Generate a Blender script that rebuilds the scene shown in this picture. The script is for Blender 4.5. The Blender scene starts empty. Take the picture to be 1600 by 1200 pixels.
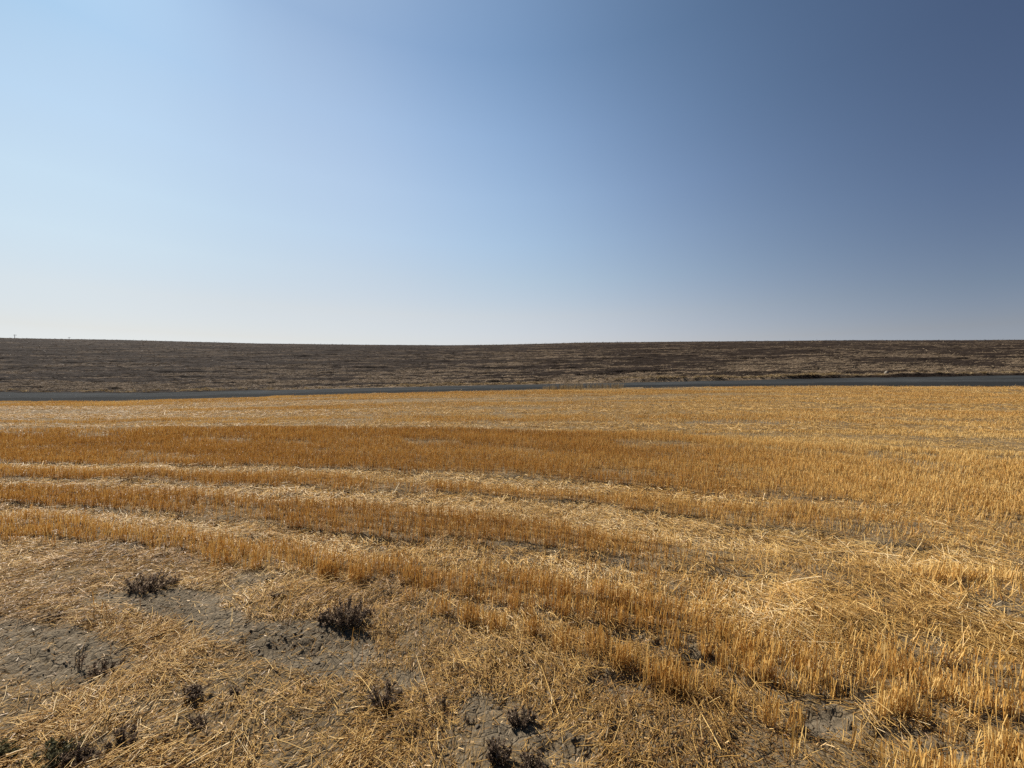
# A harvested wheat field under a clear sky: stubble in the foreground, a gravel road, a tilled hill behind.
import bpy, math
import numpy as np

rng = np.random.default_rng(7)
scene = bpy.context.scene
COL = scene.collection
F, CX, HY = 601.0, 800.0, 590.0          # focal length, centre column and eye-level row of the 1600x1200 photograph

# ------------------------------------------------------------------ numeric helpers
def hash2(ix, iy, seed):
    h = (ix.astype(np.int64) * 374761393 + iy.astype(np.int64) * 668265263 + seed * 144665) & 0xFFFFFFFF
    h = ((h ^ (h >> 13)) * 1274126177) & 0xFFFFFFFF
    h = (h ^ (h >> 16)) & 0xFFFFFFFF
    return h.astype(np.float64) / 4294967295.0

def vnoise(x, y, seed=0):
    ix, iy = np.floor(x), np.floor(y)
    fx, fy = x - ix, y - iy
    fx = fx * fx * (3 - 2 * fx); fy = fy * fy * (3 - 2 * fy)
    a, b = hash2(ix, iy, seed), hash2(ix + 1, iy, seed)
    c, d = hash2(ix, iy + 1, seed), hash2(ix + 1, iy + 1, seed)
    return (a * (1 - fx) + b * fx) * (1 - fy) + (c * (1 - fx) + d * fx) * fy

def fbm(x, y, seed=0, octs=4):
    v, amp, tot = 0.0, 1.0, 0.0
    for o in range(octs):
        v = v + amp * vnoise(x * 2 ** o + 17.3 * o, y * 2 ** o - 9.1 * o, seed + o)
        tot += amp; amp *= .5
    return v / tot

def sstep(a, b, x):
    t = np.clip((x - a) / (b - a), 0, 1)
    return t * t * (3 - 2 * t)

def curve(pts):
    xs = [p[0] for p in pts]; ys = [p[1] for p in pts]
    return lambda px: np.interp(px, xs, ys)

# ------------------------------------------------------------------ lie of the land (metres, eye at z = 0)
Y_NEAR, Y_FAR, Y_CREST = 24.0, 30.5, 180.0
ROAD_NEAR = curve([(-700, 640), (0, 628), (170, 627.5), (500, 618), (800, 610.5), (1000, 606), (1300, 604), (1600, 604.5), (2300, 606)])
ROAD_FAR = curve([(-700, 616), (0, 613), (200, 614), (500, 608), (800, 601), (1000, 597.5), (1300, 591), (1600, 586.5), (2300, 580)])
CREST = curve([(-700, 518), (0, 528), (200, 531.5), (400, 536.5), (560, 538.5), (700, 539.5), (800, 538), (900, 535.5), (1050, 534), (1300, 532), (1600, 531), (2300, 529)])

def pxof(X, Y):
    return np.clip(CX + F * X / np.maximum(Y, .3), -700, 2300)

def field_z(X, Y):
    px = pxof(X, np.maximum(Y, 8.0))
    target = -(ROAD_NEAR(px) - HY) / F * Y_NEAR
    base24 = -1.65 + .00103 * Y_NEAR ** 2
    Yp = np.maximum(Y, 0)
    return -1.65 + .00103 * Yp ** 2 + (target - base24) * (Yp / Y_NEAR) ** 2

def to_photo(X, Y, z=None):
    if z is None: z = field_z(X, Y)
    Yc = np.maximum(Y, .3)
    return CX + F * X / Yc, HY - F * z / Yc

def rowcoord(X, Y):                       # the drill rows sweep round in a wide arc
    return Y + .27 * X + .012 * X * X

def hill_z(X, Y):
    px = pxof(X, Y)
    yf, yc = ROAD_FAR(px), CREST(px)
    t = (Y - Y_FAR) / (Y_CREST - Y_FAR)
    tc = np.clip(t, 0, 1)
    g = 1 - (1 - tc) ** 1.75
    z = -((yf + (yc - yf) * g) - HY) / F * np.minimum(Y, Y_CREST)
    return z - np.maximum(Y - Y_CREST, 0) ** 1.3 * .02

def road_z(X, Y):
    zn = -(ROAD_NEAR(pxof(X, Y_NEAR)) - HY) / F * Y_NEAR
    zf = -(ROAD_FAR(pxof(X, Y_FAR)) - HY) / F * Y_FAR
    t = (Y - Y_NEAR) / (Y_FAR - Y_NEAR)
    q = np.interp(t, [-.2, 0, .30, .42, 1.0], [-.1, 0, .40, .50, 1.0])
    return zn + (zf - zn) * q

# ------------------------------------------------------------------ what grows where (read off the photograph, applied in field metres)
LINE1 = curve([(-300, 722), (0, 725), (210, 727), (360, 731), (600, 737), (800, 752), (1000, 762), (1110, 776), (1250, 787), (1600, 815), (2000, 845)])
LINE2 = curve([(-300, 752), (0, 752), (170, 752), (262, 757), (375, 765), (525, 771), (600, 776), (800, 788), (950, 808), (1075, 827), (1250, 845), (1600, 880)])
L3TOP = curve([(-300, 786), (0, 787), (112, 792), (225, 800), (320, 811), (430, 819), (600, 841), (800, 855), (1000, 884), (1200, 905), (1600, 930)])
L3BOT = curve([(-300, 795), (0, 797), (112, 803), (225, 820), (337, 830), (487, 851), (600, 866), (800, 884), (1000, 925), (1200, 965), (1600, 1010)])
G_BASE = curve([(-300, 846), (0, 845), (50, 848), (148, 848), (233, 860), (287, 863), (327, 880), (400, 884), (490, 898), (622, 908), (662, 914), (731, 934), (809, 953), (872, 966), (950, 978), (1010, 983), (1049, 1010), (1100, 1028), (1171, 1055), (1250, 1077), (1340, 1072), (1440, 1092), (1540, 1128), (1700, 1190), (2000, 1300)])
BAND_TOP = curve([(-300, 668), (0, 667), (400, 664), (700, 666), (1000, 673), (1200, 686), (1600, 702), (2000, 716)])
BREAK1 = curve([(0, 676), (500, 690), (700, 689), (900, 692), (1060, 694), (1300, 706), (1600, 716)])
# clumps left standing: centre x, base y, half width, half depth (photo pixels), density
CLUMPS = [(515, 897, 16, 6, .8), (560, 906, 12, 5, .6), (690, 958, 24, 8, .9), (735, 970, 22, 9, .95), (772, 982, 22, 8, .95),
          (833, 992, 16, 10, 1), (880, 1008, 20, 9, .8), (925, 1020, 26, 12, 1), (975, 1040, 30, 14, 1.1), (1030, 1062, 34, 16, 1.15),
          (1075, 1078, 22, 13, 1.1), (1112, 1080, 12, 10, .35), (1145, 1102, 11, 12, .7), (1200, 1122, 20, 15, 1.05), (1238, 1132, 20, 14, .8),
          (1330, 1160, 16, 14, .3), (1398, 1106, 30, 14, 1.15), (1378, 1110, 14, 12, .8), (1486, 1142, 16, 14, .55), (1560, 1168, 40, 22, .6),
          (1440, 1205, 40, 20, .6), (1500, 1215, 40, 22, .8), (1560, 1215, 50, 22, .8), (1600, 1190, 40, 20, .6), (1190, 1062, 20, 7, .5), (1165, 1046, 18, 9, .9),
          (395, 886, 14, 5, .8), (335, 885, 10, 4, .5), (1250, 1170, 30, 10, .12), (640, 938, 14, 5, .3), (1380, 1190, 20, 15, .25)]
# bare soil: centre x, y, half width, half height, strength
SOIL = [(190, 940, 50, 12, .9), (265, 942, 88, 18, 1), (330, 965, 60, 16, 1), (400, 990, 95, 24, 1), (470, 1002, 95, 33, 1), (515, 1020, 65, 34, 1), (545, 1035, 30, 18, .8),
        (40, 1015, 115, 42, 1), (110, 1030, 95, 30, 1), (160, 1035, 40, 18, .7), (640, 1062, 30, 13, .9), (600, 1050, 30, 9, .6),
        (750, 1110, 26, 16, .8), (790, 1150, 45, 18, 1), (830, 1160, 26, 12, .7), (885, 1178, 40, 20, .7), (960, 1075, 45, 20, .7), (200, 1110, 30, 12, .5), (215, 1098, 25, 8, .5),
        (180, 855, 45, 5, .7), (120, 852, 40, 3, .5), (290, 875, 45, 8, .5), (400, 905, 40, 7, .5), (470, 910, 30, 5, .4), (760, 1010, 30, 10, .4), (1000, 1090, 40, 12, .4),
        (1050, 1013, 42, 11, 1), (1100, 1034, 38, 12, 1), (1140, 1050, 20, 8, .8), (975, 995, 40, 9, .7), (915, 985, 30, 7, .6), (850, 972, 34, 5, .5), (760, 948, 40, 5, .4),
        (1190, 1070, 44, 9, .8), (1240, 1075, 40, 9, .8), (1320, 1083, 42, 16, 1), (1290, 1125, 45, 24, 1), (1320, 1140, 24, 20, .8), (1410, 1150, 45, 18, .5), (1470, 1170, 40, 14, .5),
        (1000, 870, 60, 10, .35), (1120, 842, 60, 6, .5), (900, 815, 55, 5, .5), (1275, 868, 60, 7, .5), (820, 868, 40, 6, .6), (890, 884, 50, 6, .6), (970, 882, 40, 6, .5), (1180, 900, 70, 12, .4), (1540, 948, 50, 12, .45), (1250, 905, 50, 8, .4),
        (380, 833, 30, 4, .7), (540, 846, 28, 4, .8), (420, 838, 24, 3, .7), (590, 850, 26, 4, .8), (640, 868, 40, 6, .5), (720, 868, 40, 6, .5),
        (1140, 659, 70, 3.2, .9), (1060, 657, 30, 2, .6), (1220, 662, 40, 2.4, .7), (1010, 655, 25, 1.6, .5), (1290, 678, 30, 1.6, .4), (1400, 686, 50, 1.8, .4), (330, 662, 90, 1.6, .3)]

WEEDS = [(232, 918, 40, 10, .6), (545, 968, 42, 13, .7), (602, 1088, 32, 14, .75), (815, 1128, 34, 14, .7), (778, 1190, 34, 16, .75), (828, 1198, 36, 14, .7), (433, 934, 14, 5, .6),
         (160, 1046, 50, 12, .85), (298, 1088, 30, 12, .8), (368, 1080, 17, 8, .8), (304, 1128, 26, 10, .75), (190, 1163, 32, 13, .75), (125, 1190, 44, 18, .85), (85, 1190, 50, 16, .7), (80, 967, 18, 6, .7),
         (662, 1104, 14, 6, .7), (692, 1108, 12, 6, .7), (733, 1132, 12, 6, .7), (10, 1175, 34, 14, .7)]
def blobs(px, py, lst, seed=3, warp=.55):
    out = np.zeros_like(px)
    for cx, cy, rx, ry, s in lst:
        m = (np.abs(px - cx) < rx * 1.8) & (np.abs(py - cy) < ry * 1.8)
        if not m.any(): continue
        x, y = px[m], py[m]
        n = fbm(x / rx * 1.6 + cx, y / ry * 1.6 + cy, seed, 3) - .5
        d = np.hypot((x - cx) / rx, (y - cy) / ry) + n * 2 * warp
        out[m] = np.maximum(out[m], s * (1 - sstep(.85, 1.15, d)))
    return out

def soil_mask(px, py):
    return np.maximum(blobs(px, py, SOIL, 3, .5), .6 * blobs(px, py, SOIL, 19, .9))

def below_g(px, py):
    return sstep(-1.5, 3, py - G_BASE(px) - 7 * (vnoise(px * .05, py * .02, 41) - .5))

def right_mess(px, py):
    n = 30 * (vnoise(px * .012, py * .03, 58) - .5)
    a = np.exp(-(((px - 1340) / 255) ** 2 + ((py + n - 948) / 74) ** 2) ** 2)
    b = np.exp(-(((px - 1600) / 190) ** 2 + ((py + n - 985) / 62) ** 2) ** 2)
    c = np.exp(-(((px - 1450) / 260) ** 2 + ((py + n - 850) / 26) ** 2) ** 1.5) * .6
    keep = 1 - .9 * np.exp(-((px - 1500) / 62) ** 2 - ((py - 903) / 14) ** 2)
    return np.clip(np.maximum(np.maximum(a, b), c) * keep, 0, 1)

def stub_px(px, py):                        # how tall the stubble stands, in photo pixels, at that row
    v = np.maximum(py - HY - 6, 8) / F
    return .114 * F * v / 1.62

def lines(px, py):
    n = (vnoise(px * .013, py * .05, 55) - .5)
    hp = stub_px(px, py)
    w1 = np.interp(px, [0, 500, 1000, 1250, 1500], [1.8, 2.8, 6, 9, 6]) * (1 + .8 * n)
    w2 = np.interp(px, [0, 170, 300, 550, 900, 1100, 1300, 1600], [3.2, 2.4, 5, 8, 13, 16, 14, 8]) * (1 + .8 * n)
    s1 = np.interp(px, [900, 1350, 1600], [1, .7, .35]); s2 = np.interp(px, [1100, 1600], [1, .6])
    q1 = py - LINE1(px) + 2 * n; q2 = py - LINE2(px) + 4 * n
    k1 = np.interp(px, [0, 60, 320, 420, 900, 1300], [.55, .9, .9, .75, .8, .5])
    l1 = s1 * sstep(-w1 - 1, -w1 + 1.5, q1) * (1 - sstep(w1 + hp * k1 - 1.5, w1 + hp * k1 + 1.5, q1))
    l2 = s2 * sstep(-w2 - 1, -w2 + 1.5, q2) * (1 - sstep(w2 + hp * .8 - 2, w2 + hp * .8 + 2, q2))
    l3 = sstep(-3, 2, py - L3TOP(px) + 7 * n) * (1 - sstep(-3, 2, py - L3BOT(px) - hp * .75 + 8 * n))
    l3 = l3 * np.interp(px, [0, 900, 1100, 1300], [1, .95, .6, .2])
    return np.maximum(np.maximum(l1, l2), l3)

def far_zone(px, py):
    return 1 - sstep(-1, 2, py - BAND_TOP(px) - stub_px(px, py) * 1.1 - 4 * (vnoise(px * .02, py * .1, 31) - .5))

def streaks(X, Y):                         # straw windrows and wheelings of the far part of the field
    s = Y + .05 * X
    a = vnoise(s * .62, X * .035, 21); b = vnoise(s * 1.5, X * .08, 22)
    return a * .6 + b * .4

def far_ruts(X, Y):                        # thin wheelings where stubble is crushed and the soil shows
    s = Y + .05 * X + .5 * (vnoise(X * .05, Y * .1, 25) - .5)
    return np.maximum(sstep(.60, .70, vnoise(s * 1.0 + 7, X * .03, 26)) * sstep(.35, .5, vnoise(X * .12, s * .5, 27)), sstep(.62, .72, vnoise(s * 2.1 + 3, X * .16, 28)))
def standing_density(X, Y, px, py):
    bg = below_g(px, py)
    d = np.full_like(px, .95)
    fz = far_zone(px, py)
    st = streaks(X, Y)
    edge = 1 - sstep(5, 9, py - ROAD_NEAR(px))                # uncut fringe along the road
    fard = np.maximum(.05 + .75 * sstep(.52, .62, st), edge * .6)
    rz = sstep(1150, 1350, px)
    fard = fard * (1 - .2 * rz) * (1 - .95 * far_ruts(X, Y))
    d = d * (1 - fz) + fard * fz
    d = d * (1 - .93 * lines(px, py) * (1 - fz))
    d = d * (1 - .80 * right_mess(px, py))
    # patchy gaps, longer along the rows
    s = rowcoord(X, Y)
    gap = fbm(s * 2.2, X * .55, 61, 3)
    gap = sstep(.30, .44, gap)
    d = d * (.25 + .75 * gap)
    fade = sstep(950, 1120, px) * sstep(800, 825, py) * (1 - sstep(890, 930, py)) * (1 - .9 * np.exp(-((px - 1500) / 62) ** 2 - ((py - 903) / 14) ** 2))
    d = d * (1 - .6 * fade)
    corner = sstep(1150, 1350, px) * sstep(960, 1020, py)
    d = d * (1 - .3 * corner)
    qb = py - BREAK1(px); hb = stub_px(px, py)
    short = sstep(-2, 0, qb) * (1 - sstep(hb * .75, hb * .75 + 2, qb)) * sstep(.30, .42, vnoise(px * .012, py * .0, 77))
    d = d * (1 - .9 * short)
    d = d * (1 - bg)
    d = np.maximum(d, blobs(px, py, CLUMPS, 9, .35))
    tuft = sstep(.70, .8, fbm(X * 3.1, Y * 3.1, 88, 3)) * bg * .10
    d = np.maximum(d, tuft)
    return d * (1 - .6 * np.minimum(soil_mask(px, py), 1) * (1 - np.minimum(blobs(px, py, CLUMPS, 9, .35), 1)))

def loose_density(X, Y, px, py):
    bg = below_g(px, py); fz = far_zone(px, py)
    st = streaks(X, Y)
    base = .5 * (1 - bg) * (1 - fz) + bg * 1.0 + fz * (1.15 - .8 * sstep(.52, .62, st)) * (1 - .8 * far_ruts(X, Y))
    base = np.maximum(base, lines(px, py) * 1.35)
    base = np.maximum(base, right_mess(px, py) * .95)
    rz = sstep(950, 1300, px) * (1 - bg)
    base = np.maximum(base, .55 * rz)
    soft = np.where(py < 892, .5, 1.0)
    mott = .22 + 1.0 * sstep(.30, .64, fbm(X * 1.9, Y * 1.9, 14, 5))
    mott = np.maximum(mott, .85 * lines(px, py))
    return base * mott * (1 - .93 * soft * np.minimum(1, soil_mask(px, py))) * (1 - blobs(px, py, WEEDS, 23, .4))

# ------------------------------------------------------------------ mesh helpers
def build_mesh(name, V, Q=None, T=None, tint=None, smooth=False, parent=None, mat=None):
    me = bpy.data.meshes.new(name)
    nq = 0 if Q is None else len(Q); nt = 0 if T is None else len(T)
    me.vertices.add(len(V)); me.vertices.foreach_set('co', np.ascontiguousarray(V, np.float32).ravel())
    parts, starts = [], []
    if nq: parts.append(np.asarray(Q, np.int32).ravel()); starts.append(np.arange(nq, dtype=np.int32) * 4)
    if nt: parts.append(np.asarray(T, np.int32).ravel()); starts.append(nq * 4 + np.arange(nt, dtype=np.int32) * 3)
    loops = np.concatenate(parts); starts = np.concatenate(starts)
    me.loops.add(len(loops)); me.loops.foreach_set('vertex_index', loops)
    me.polygons.add(nq + nt); me.polygons.foreach_set('loop_start', starts)
    if smooth: me.polygons.foreach_set('use_smooth', np.ones(nq + nt, bool))
    if tint is not None:
        for k, arr in (tint.items() if isinstance(tint, dict) else [('tint', tint)]):
            at = me.attributes.new(k, 'FLOAT', 'POINT'); at.data.foreach_set('value', np.ascontiguousarray(arr, np.float32))
    me.update(calc_edges=True)
    if mat: me.materials.append(mat)
    o = bpy.data.objects.new(name, me); COL.objects.link(o)
    if parent: o.parent = parent
    return o

def tag(o, label=None, cat=None, kind=None, group=None):
    if label: o['label'] = label
    if cat: o['category'] = cat
    if kind: o['kind'] = kind
    if group: o['group'] = group
    return o

def straws(P, r, sides, roll=None):
    """P (N,K,3) centre lines, r (N,K) radii -> prisms (sides 3+) or flat blades (sides 2)."""
    N, K, _ = P.shape
    d = P[:, -1] - P[:, 0]; d /= np.linalg.norm(d, axis=1, keepdims=True) + 1e-9
    ref = np.where(np.abs(d[:, 2:3]) > .8, np.array([[1., 0, 0]]), np.array([[0, 0, 1.]]))
    a = np.cross(d, ref); a /= np.linalg.norm(a, axis=1, keepdims=True) + 1e-9
    b = np.cross(d, a)
    if roll is None: roll = rng.uniform(0, 2 * np.pi, N)
    a, b = a * np.cos(roll)[:, None] + b * np.sin(roll)[:, None], -a * np.sin(roll)[:, None] + b * np.cos(roll)[:, None]
    V = np.empty((N, K, sides, 3), np.float32)
    for k in range(sides):
        th = 2 * np.pi * k / sides
        V[:, :, k] = P + r[:, :, None] * (math.cos(th) * a[:, None] + math.sin(th) * b[:, None])
    base = (np.arange(N, dtype=np.int64) * K * sides)[:, None, None]
    kk = np.arange(K - 1)[None, :, None] * sides
    if sides == 2:
        Q = np.stack([base + kk + 0, base + kk + 1, base + kk + 3, base + kk + 2], -1).reshape(-1, 4)
    else:
        s = np.arange(sides)[None, None, :]; s2 = (s + 1) % sides
        Q = np.stack([base + kk + s, base + kk + s2, base + kk + sides + s2, base + kk + sides + s], -1).reshape(-1, 4)
    return V.reshape(-1, 3), Q.astype(np.int32), K * sides

class Heap:
    def __init__(self): self.V, self.Q, self.t, self.n = [], [], [], 0
    def add(self, P, r, sides, tint, roll=None):
        if len(P) == 0: return
        V, Q, per = straws(P, r, sides, roll)
        self.V.append(V); self.Q.append(Q + self.n); self.t.append(np.repeat(tint, per)); self.n += len(V)
    def build(self, name, mat, parent=None):
        return build_mesh(name, np.concatenate(self.V), np.concatenate(self.Q), None, np.concatenate(self.t), parent=parent, mat=mat)

# ------------------------------------------------------------------ materials
def new_mat(name):
    m = bpy.data.materials.new(name); m.use_nodes = True
    nt = m.node_tree; nt.nodes.clear()
    out = nt.nodes.new('ShaderNodeOutputMaterial')
    return m, nt, out

def nd(nt, kind, **kw):
    n = nt.nodes.new(kind)
    for k, v in kw.items():
        if k in n.inputs: n.inputs[k].default_value = v
        else: setattr(n, k, v)
    return n

def ramp(nt, stops, interp='LINEAR'):
    n = nt.nodes.new('ShaderNodeValToRGB'); cr = n.color_ramp; cr.interpolation = interp
    while len(cr.elements) < len(stops): cr.elements.new(.5)
    for e, (p, c) in zip(cr.elements, stops):
        e.position = p; e.color = (*c, 1) if len(c) == 3 else c
    return n

def blade_mat(name, stops, transl=.4, rough=.5, spec=.3):
    m, nt, out = new_mat(name)
    at = nd(nt, 'ShaderNodeAttribute', attribute_name='tint')
    cr = ramp(nt, stops); nt.links.new(at.outputs['Fac'], cr.inputs[0])
    p = nd(nt, 'ShaderNodeBsdfPrincipled'); p.inputs['Roughness'].default_value = rough; p.inputs['Specular IOR Level'].default_value = spec
    tr = nd(nt, 'ShaderNodeBsdfTranslucent'); mx = nd(nt, 'ShaderNodeMixShader'); mx.inputs[0].default_value = transl
    nt.links.new(cr.outputs[0], p.inputs['Base Color']); nt.links.new(cr.outputs[0], tr.inputs['Color'])
    nt.links.new(p.outputs[0], mx.inputs[1]); nt.links.new(tr.outputs[0], mx.inputs[2]); nt.links.new(mx.outputs[0], out.inputs[0])
    return m

M_STAND = blade_mat('standing_straw', [(0, (.22, .095, .018)), (.35, (.40, .192, .042)), (.7, (.56, .325, .085)), (1, (.68, .465, .175))], .27)
M_LOOSE = blade_mat('loose_straw', [(0, (.12, .056, .017)), (.3, (.365, .198, .052)), (.7, (.615, .385, .122)), (.95, (.77, .535, .218)), (1, (.84, .65, .37))], .25, .55, .18)
M_CHAFF = blade_mat('chaff', [(0, (.115, .057, .018)), (.5, (.385, .215, .066)), (1, (.63, .42, .17))], .2)
M_WEED = blade_mat('dead_weed', [(0, (.030, .019, .013)), (.45, (.115, .078, .055)), (.8, (.225, .163, .113)), (1, (.40, .30, .20))], .46, .7, .15)
M_TWIG = blade_mat('weed_stalk', [(0, (.05, .032, .023)), (1, (.22, .15, .095))], .05, .7, .2)
M_GREEN = blade_mat('greyish_green_leaf', [(0, (.035, .032, .016)), (.6, (.105, .098, .045)), (1, (.22, .195, .10))], .25, .6, .2)
M_RESID = blade_mat('old_straw_residue', [(0, (.045, .030, .019)), (.4, (.115, .082, .051)), (.8, (.24, .178, .112)), (1, (.38, .295, .19))], .15, .7, .1)
M_VERGE = blade_mat('verge_grass', [(0, (.10, .065, .03)), (.5, (.24, .165, .08)), (1, (.42, .31, .17))], .3, .7, .1)

def field_material():
    m, nt, out = new_mat('field_soil'); L = nt.links
    tc = nd(nt, 'ShaderNodeTexCoord')
    n1 = nd(nt, 'ShaderNodeTexNoise', Scale=2.3, Detail=8.0, Roughness=.65); L.new(tc.outputs['Object'], n1.inputs['Vector'])
    n2 = nd(nt, 'ShaderNodeTexNoise', Scale=38.0, Detail=6.0, Roughness=.7); L.new(tc.outputs['Object'], n2.inputs['Vector'])
    c1 = ramp(nt, [(.25, (.082, .064, .042)), (.5, (.155, .122, .080)), (.75, (.225, .180, .122))]); L.new(n1.outputs[0], c1.inputs[0])
    c2 = ramp(nt, [(.3, (.45, .43, .41)), (.7, (1.3, 1.3, 1.3))]); L.new(n2.outputs[0], c2.inputs[0])
    mu = nd(nt, 'ShaderNodeMix', data_type='RGBA', blend_type='MULTIPLY'); mu.inputs[0].default_value = 1
    L.new(c1.outputs[0], mu.inputs[6]); L.new(c2.outputs[0], mu.inputs[7])
    # crushed straw worked into the surface, its dark end painting shade beneath the stalks
    mp = nd(nt, 'ShaderNodeMapping'); mp.inputs['Scale'].default_value = (30, 130, 60); mp.inputs['Rotation'].default_value = (0, 0, .5)
    L.new(tc.outputs['Object'], mp.inputs[0])
    n3 = nd(nt, 'ShaderNodeTexNoise', Scale=1.0, Detail=4.0, Roughness=.6); L.new(mp.outputs[0], n3.inputs['Vector'])
    mp2 = nd(nt, 'ShaderNodeMapping'); mp2.inputs['Scale'].default_value = (120, 28, 60); mp2.inputs['Rotation'].default_value = (0, 0, .9)
    L.new(tc.outputs['Object'], mp2.inputs[0])
    n4 = nd(nt, 'ShaderNodeTexNoise', Scale=1.0, Detail=4.0, Roughness=.6); L.new(mp2.outputs[0], n4.inputs['Vector'])
    mxx = nd(nt, 'ShaderNodeMath', operation='MAXIMUM'); L.new(n3.outputs[0], mxx.inputs[0]); L.new(n4.outputs[0], mxx.inputs[1])
    at = nd(nt, 'ShaderNodeAttribute', attribute_name='chaff')
    cc = ramp(nt, [(.4, (.06, .035, .014)), (.6, (.20, .12, .042)), (.8, (.42, .28, .105))]); L.new(mxx.outputs[0], cc.inputs[0])
    thr = nd(nt, 'ShaderNodeMapRange'); thr.inputs[1].default_value = .47; thr.inputs[2].default_value = .60; L.new(mxx.outputs[0], thr.inputs[0])
    f = nd(nt, 'ShaderNodeMath', operation='MULTIPLY'); L.new(thr.outputs[0], f.inputs[0]); L.new(at.outputs['Fac'], f.inputs[1])
    mix = nd(nt, 'ShaderNodeMix', data_type='RGBA'); L.new(f.outputs[0], mix.inputs[0]); L.new(mu.outputs[2], mix.inputs[6]); L.new(cc.outputs[0], mix.inputs[7])
    p = nd(nt, 'ShaderNodeBsdfPrincipled'); p.inputs['Roughness'].default_value = .95; p.inputs['Specular IOR Level'].default_value = .1
    L.new(mix.outputs[2], p.inputs['Base Color'])
    vo = nd(nt, 'ShaderNodeTexVoronoi', Scale=16.0, feature='DISTANCE_TO_EDGE'); L.new(tc.outputs['Object'], vo.inputs['Vector'])
    vr = nd(nt, 'ShaderNodeMapRange'); vr.inputs[1].default_value = 0; vr.inputs[2].default_value = .09; L.new(vo.outputs[0], vr.inputs[0])
    ad = nd(nt, 'ShaderNodeMath', operation='MULTIPLY_ADD'); ad.inputs[1].default_value = .35; L.new(vr.outputs[0], ad.inputs[0]); L.new(n2.outputs[0], ad.inputs[2])
    bp = nd(nt, 'ShaderNodeBump', Strength=1.0, Distance=.022); L.new(ad.outputs[0], bp.inputs['Height']); L.new(bp.outputs[0], p.inputs['Normal'])
    L.new(p.outputs[0], out.inputs[0])
    return m

def road_material():
    m, nt, out = new_mat('gravel'); L = nt.links
    tc = nd(nt, 'ShaderNodeTexCoord')
    mp = nd(nt, 'ShaderNodeMapping'); mp.inputs['Scale'].default_value = (.12, 2.2, 1); L.new(tc.outputs['Object'], mp.inputs[0])
    n1 = nd(nt, 'ShaderNodeTexNoise', Scale=1.0, Detail=5.0); L.new(mp.outputs[0], n1.inputs['Vector'])
    n2 = nd(nt, 'ShaderNodeTexNoise', Scale=22.0, Detail=4.0, Roughness=.7); L.new(tc.outputs['Object'], n2.inputs['Vector'])
    c1 = ramp(nt, [(.3, (.027, .0275, .027)), (.55, (.038, .0395, .0395)), (.72, (.054, .056, .056))]); L.new(n1.outputs[0], c1.inputs[0])
    c2 = ramp(nt, [(.3, (.5, .5, .5)), (.7, (1.35, 1.35, 1.35))]); L.new(n2.outputs[0], c2.inputs[0])
    mu = nd(nt, 'ShaderNodeMix', data_type='RGBA', blend_type='MULTIPLY'); mu.inputs[0].default_value = 1
    L.new(c1.outputs[0], mu.inputs[6]); L.new(c2.outputs[0], mu.inputs[7])
    at = nd(nt, 'ShaderNodeAttribute', attribute_name='bank')
    mb = nd(nt, 'ShaderNodeMix', data_type='RGBA'); L.new(at.outputs['Fac'], mb.inputs[0]); L.new(mu.outputs[2], mb.inputs[6]); mb.inputs[7].default_value = (.018, .018, .0175, 1)  # bank colour darkened to stand for shade on its backlit, viewer-facing slope
    p = nd(nt, 'ShaderNodeBsdfPrincipled'); p.inputs['Roughness'].default_value = 1; p.inputs['Specular IOR Level'].default_value = .02
    L.new(mb.outputs[2], p.inputs['Base Color'])
    bp = nd(nt, 'ShaderNodeBump', Strength=.8, Distance=.03); L.new(n2.outputs[0], bp.inputs['Height']); L.new(bp.outputs[0], p.inputs['Normal'])
    L.new(p.outputs[0], out.inputs[0]); return m

def hill_material():
    m, nt, out = new_mat('tilled_soil'); L = nt.links
    tc = nd(nt, 'ShaderNodeTexCoord')
    mp = nd(nt, 'ShaderNodeMapping'); mp.inputs['Scale'].default_value = (.35, 1.6, .4); L.new(tc.outputs['Object'], mp.inputs[0])
    n1 = nd(nt, 'ShaderNodeTexNoise', Scale=1.0, Detail=7.0, Roughness=.7); L.new(mp.outputs[0], n1.inputs['Vector'])
    n2 = nd(nt, 'ShaderNodeTexNoise', Scale=3.5, Detail=6.0, Roughness=.7); L.new(tc.outputs['Object'], n2.inputs['Vector'])
    at = nd(nt, 'ShaderNodeAttribute', attribute_name='residue')
    c0 = ramp(nt, [(.3, (.0125, .0085, .0062)), (.7, (.036, .0247, .0175))]); L.new(n2.outputs[0], c0.inputs[0])
    cr = ramp(nt, [(.35, (.10, .070, .044)), (.65, (.27, .196, .126))]); L.new(n2.outputs[0], cr.inputs[0])
    thr = nd(nt, 'ShaderNodeMapRange'); thr.inputs[1].default_value = .30; thr.inputs[2].default_value = .55; L.new(n1.outputs[0], thr.inputs[0])
    f = nd(nt, 'ShaderNodeMath', operation='MULTIPLY'); L.new(thr.outputs[0], f.inputs[0]); L.new(at.outputs['Fac'], f.inputs[1])
    mix = nd(nt, 'ShaderNodeMix', data_type='RGBA'); L.new(f.outputs[0], mix.inputs[0]); L.new(c0.outputs[0], mix.inputs[6]); L.new(cr.outputs[0], mix.inputs[7])
    p = nd(nt, 'ShaderNodeBsdfPrincipled'); p.inputs['Roughness'].default_value = 1; p.inputs['Specular IOR Level'].default_value = .05
    L.new(mix.outputs[2], p.inputs['Base Color'])
    bp = nd(nt, 'ShaderNodeBump', Strength=1.0, Distance=.15); L.new(n2.outputs[0], bp.inputs['Height']); L.new(bp.outputs[0], p.inputs['Normal'])
    L.new(p.outputs[0], out.inputs[0]); return m

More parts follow.
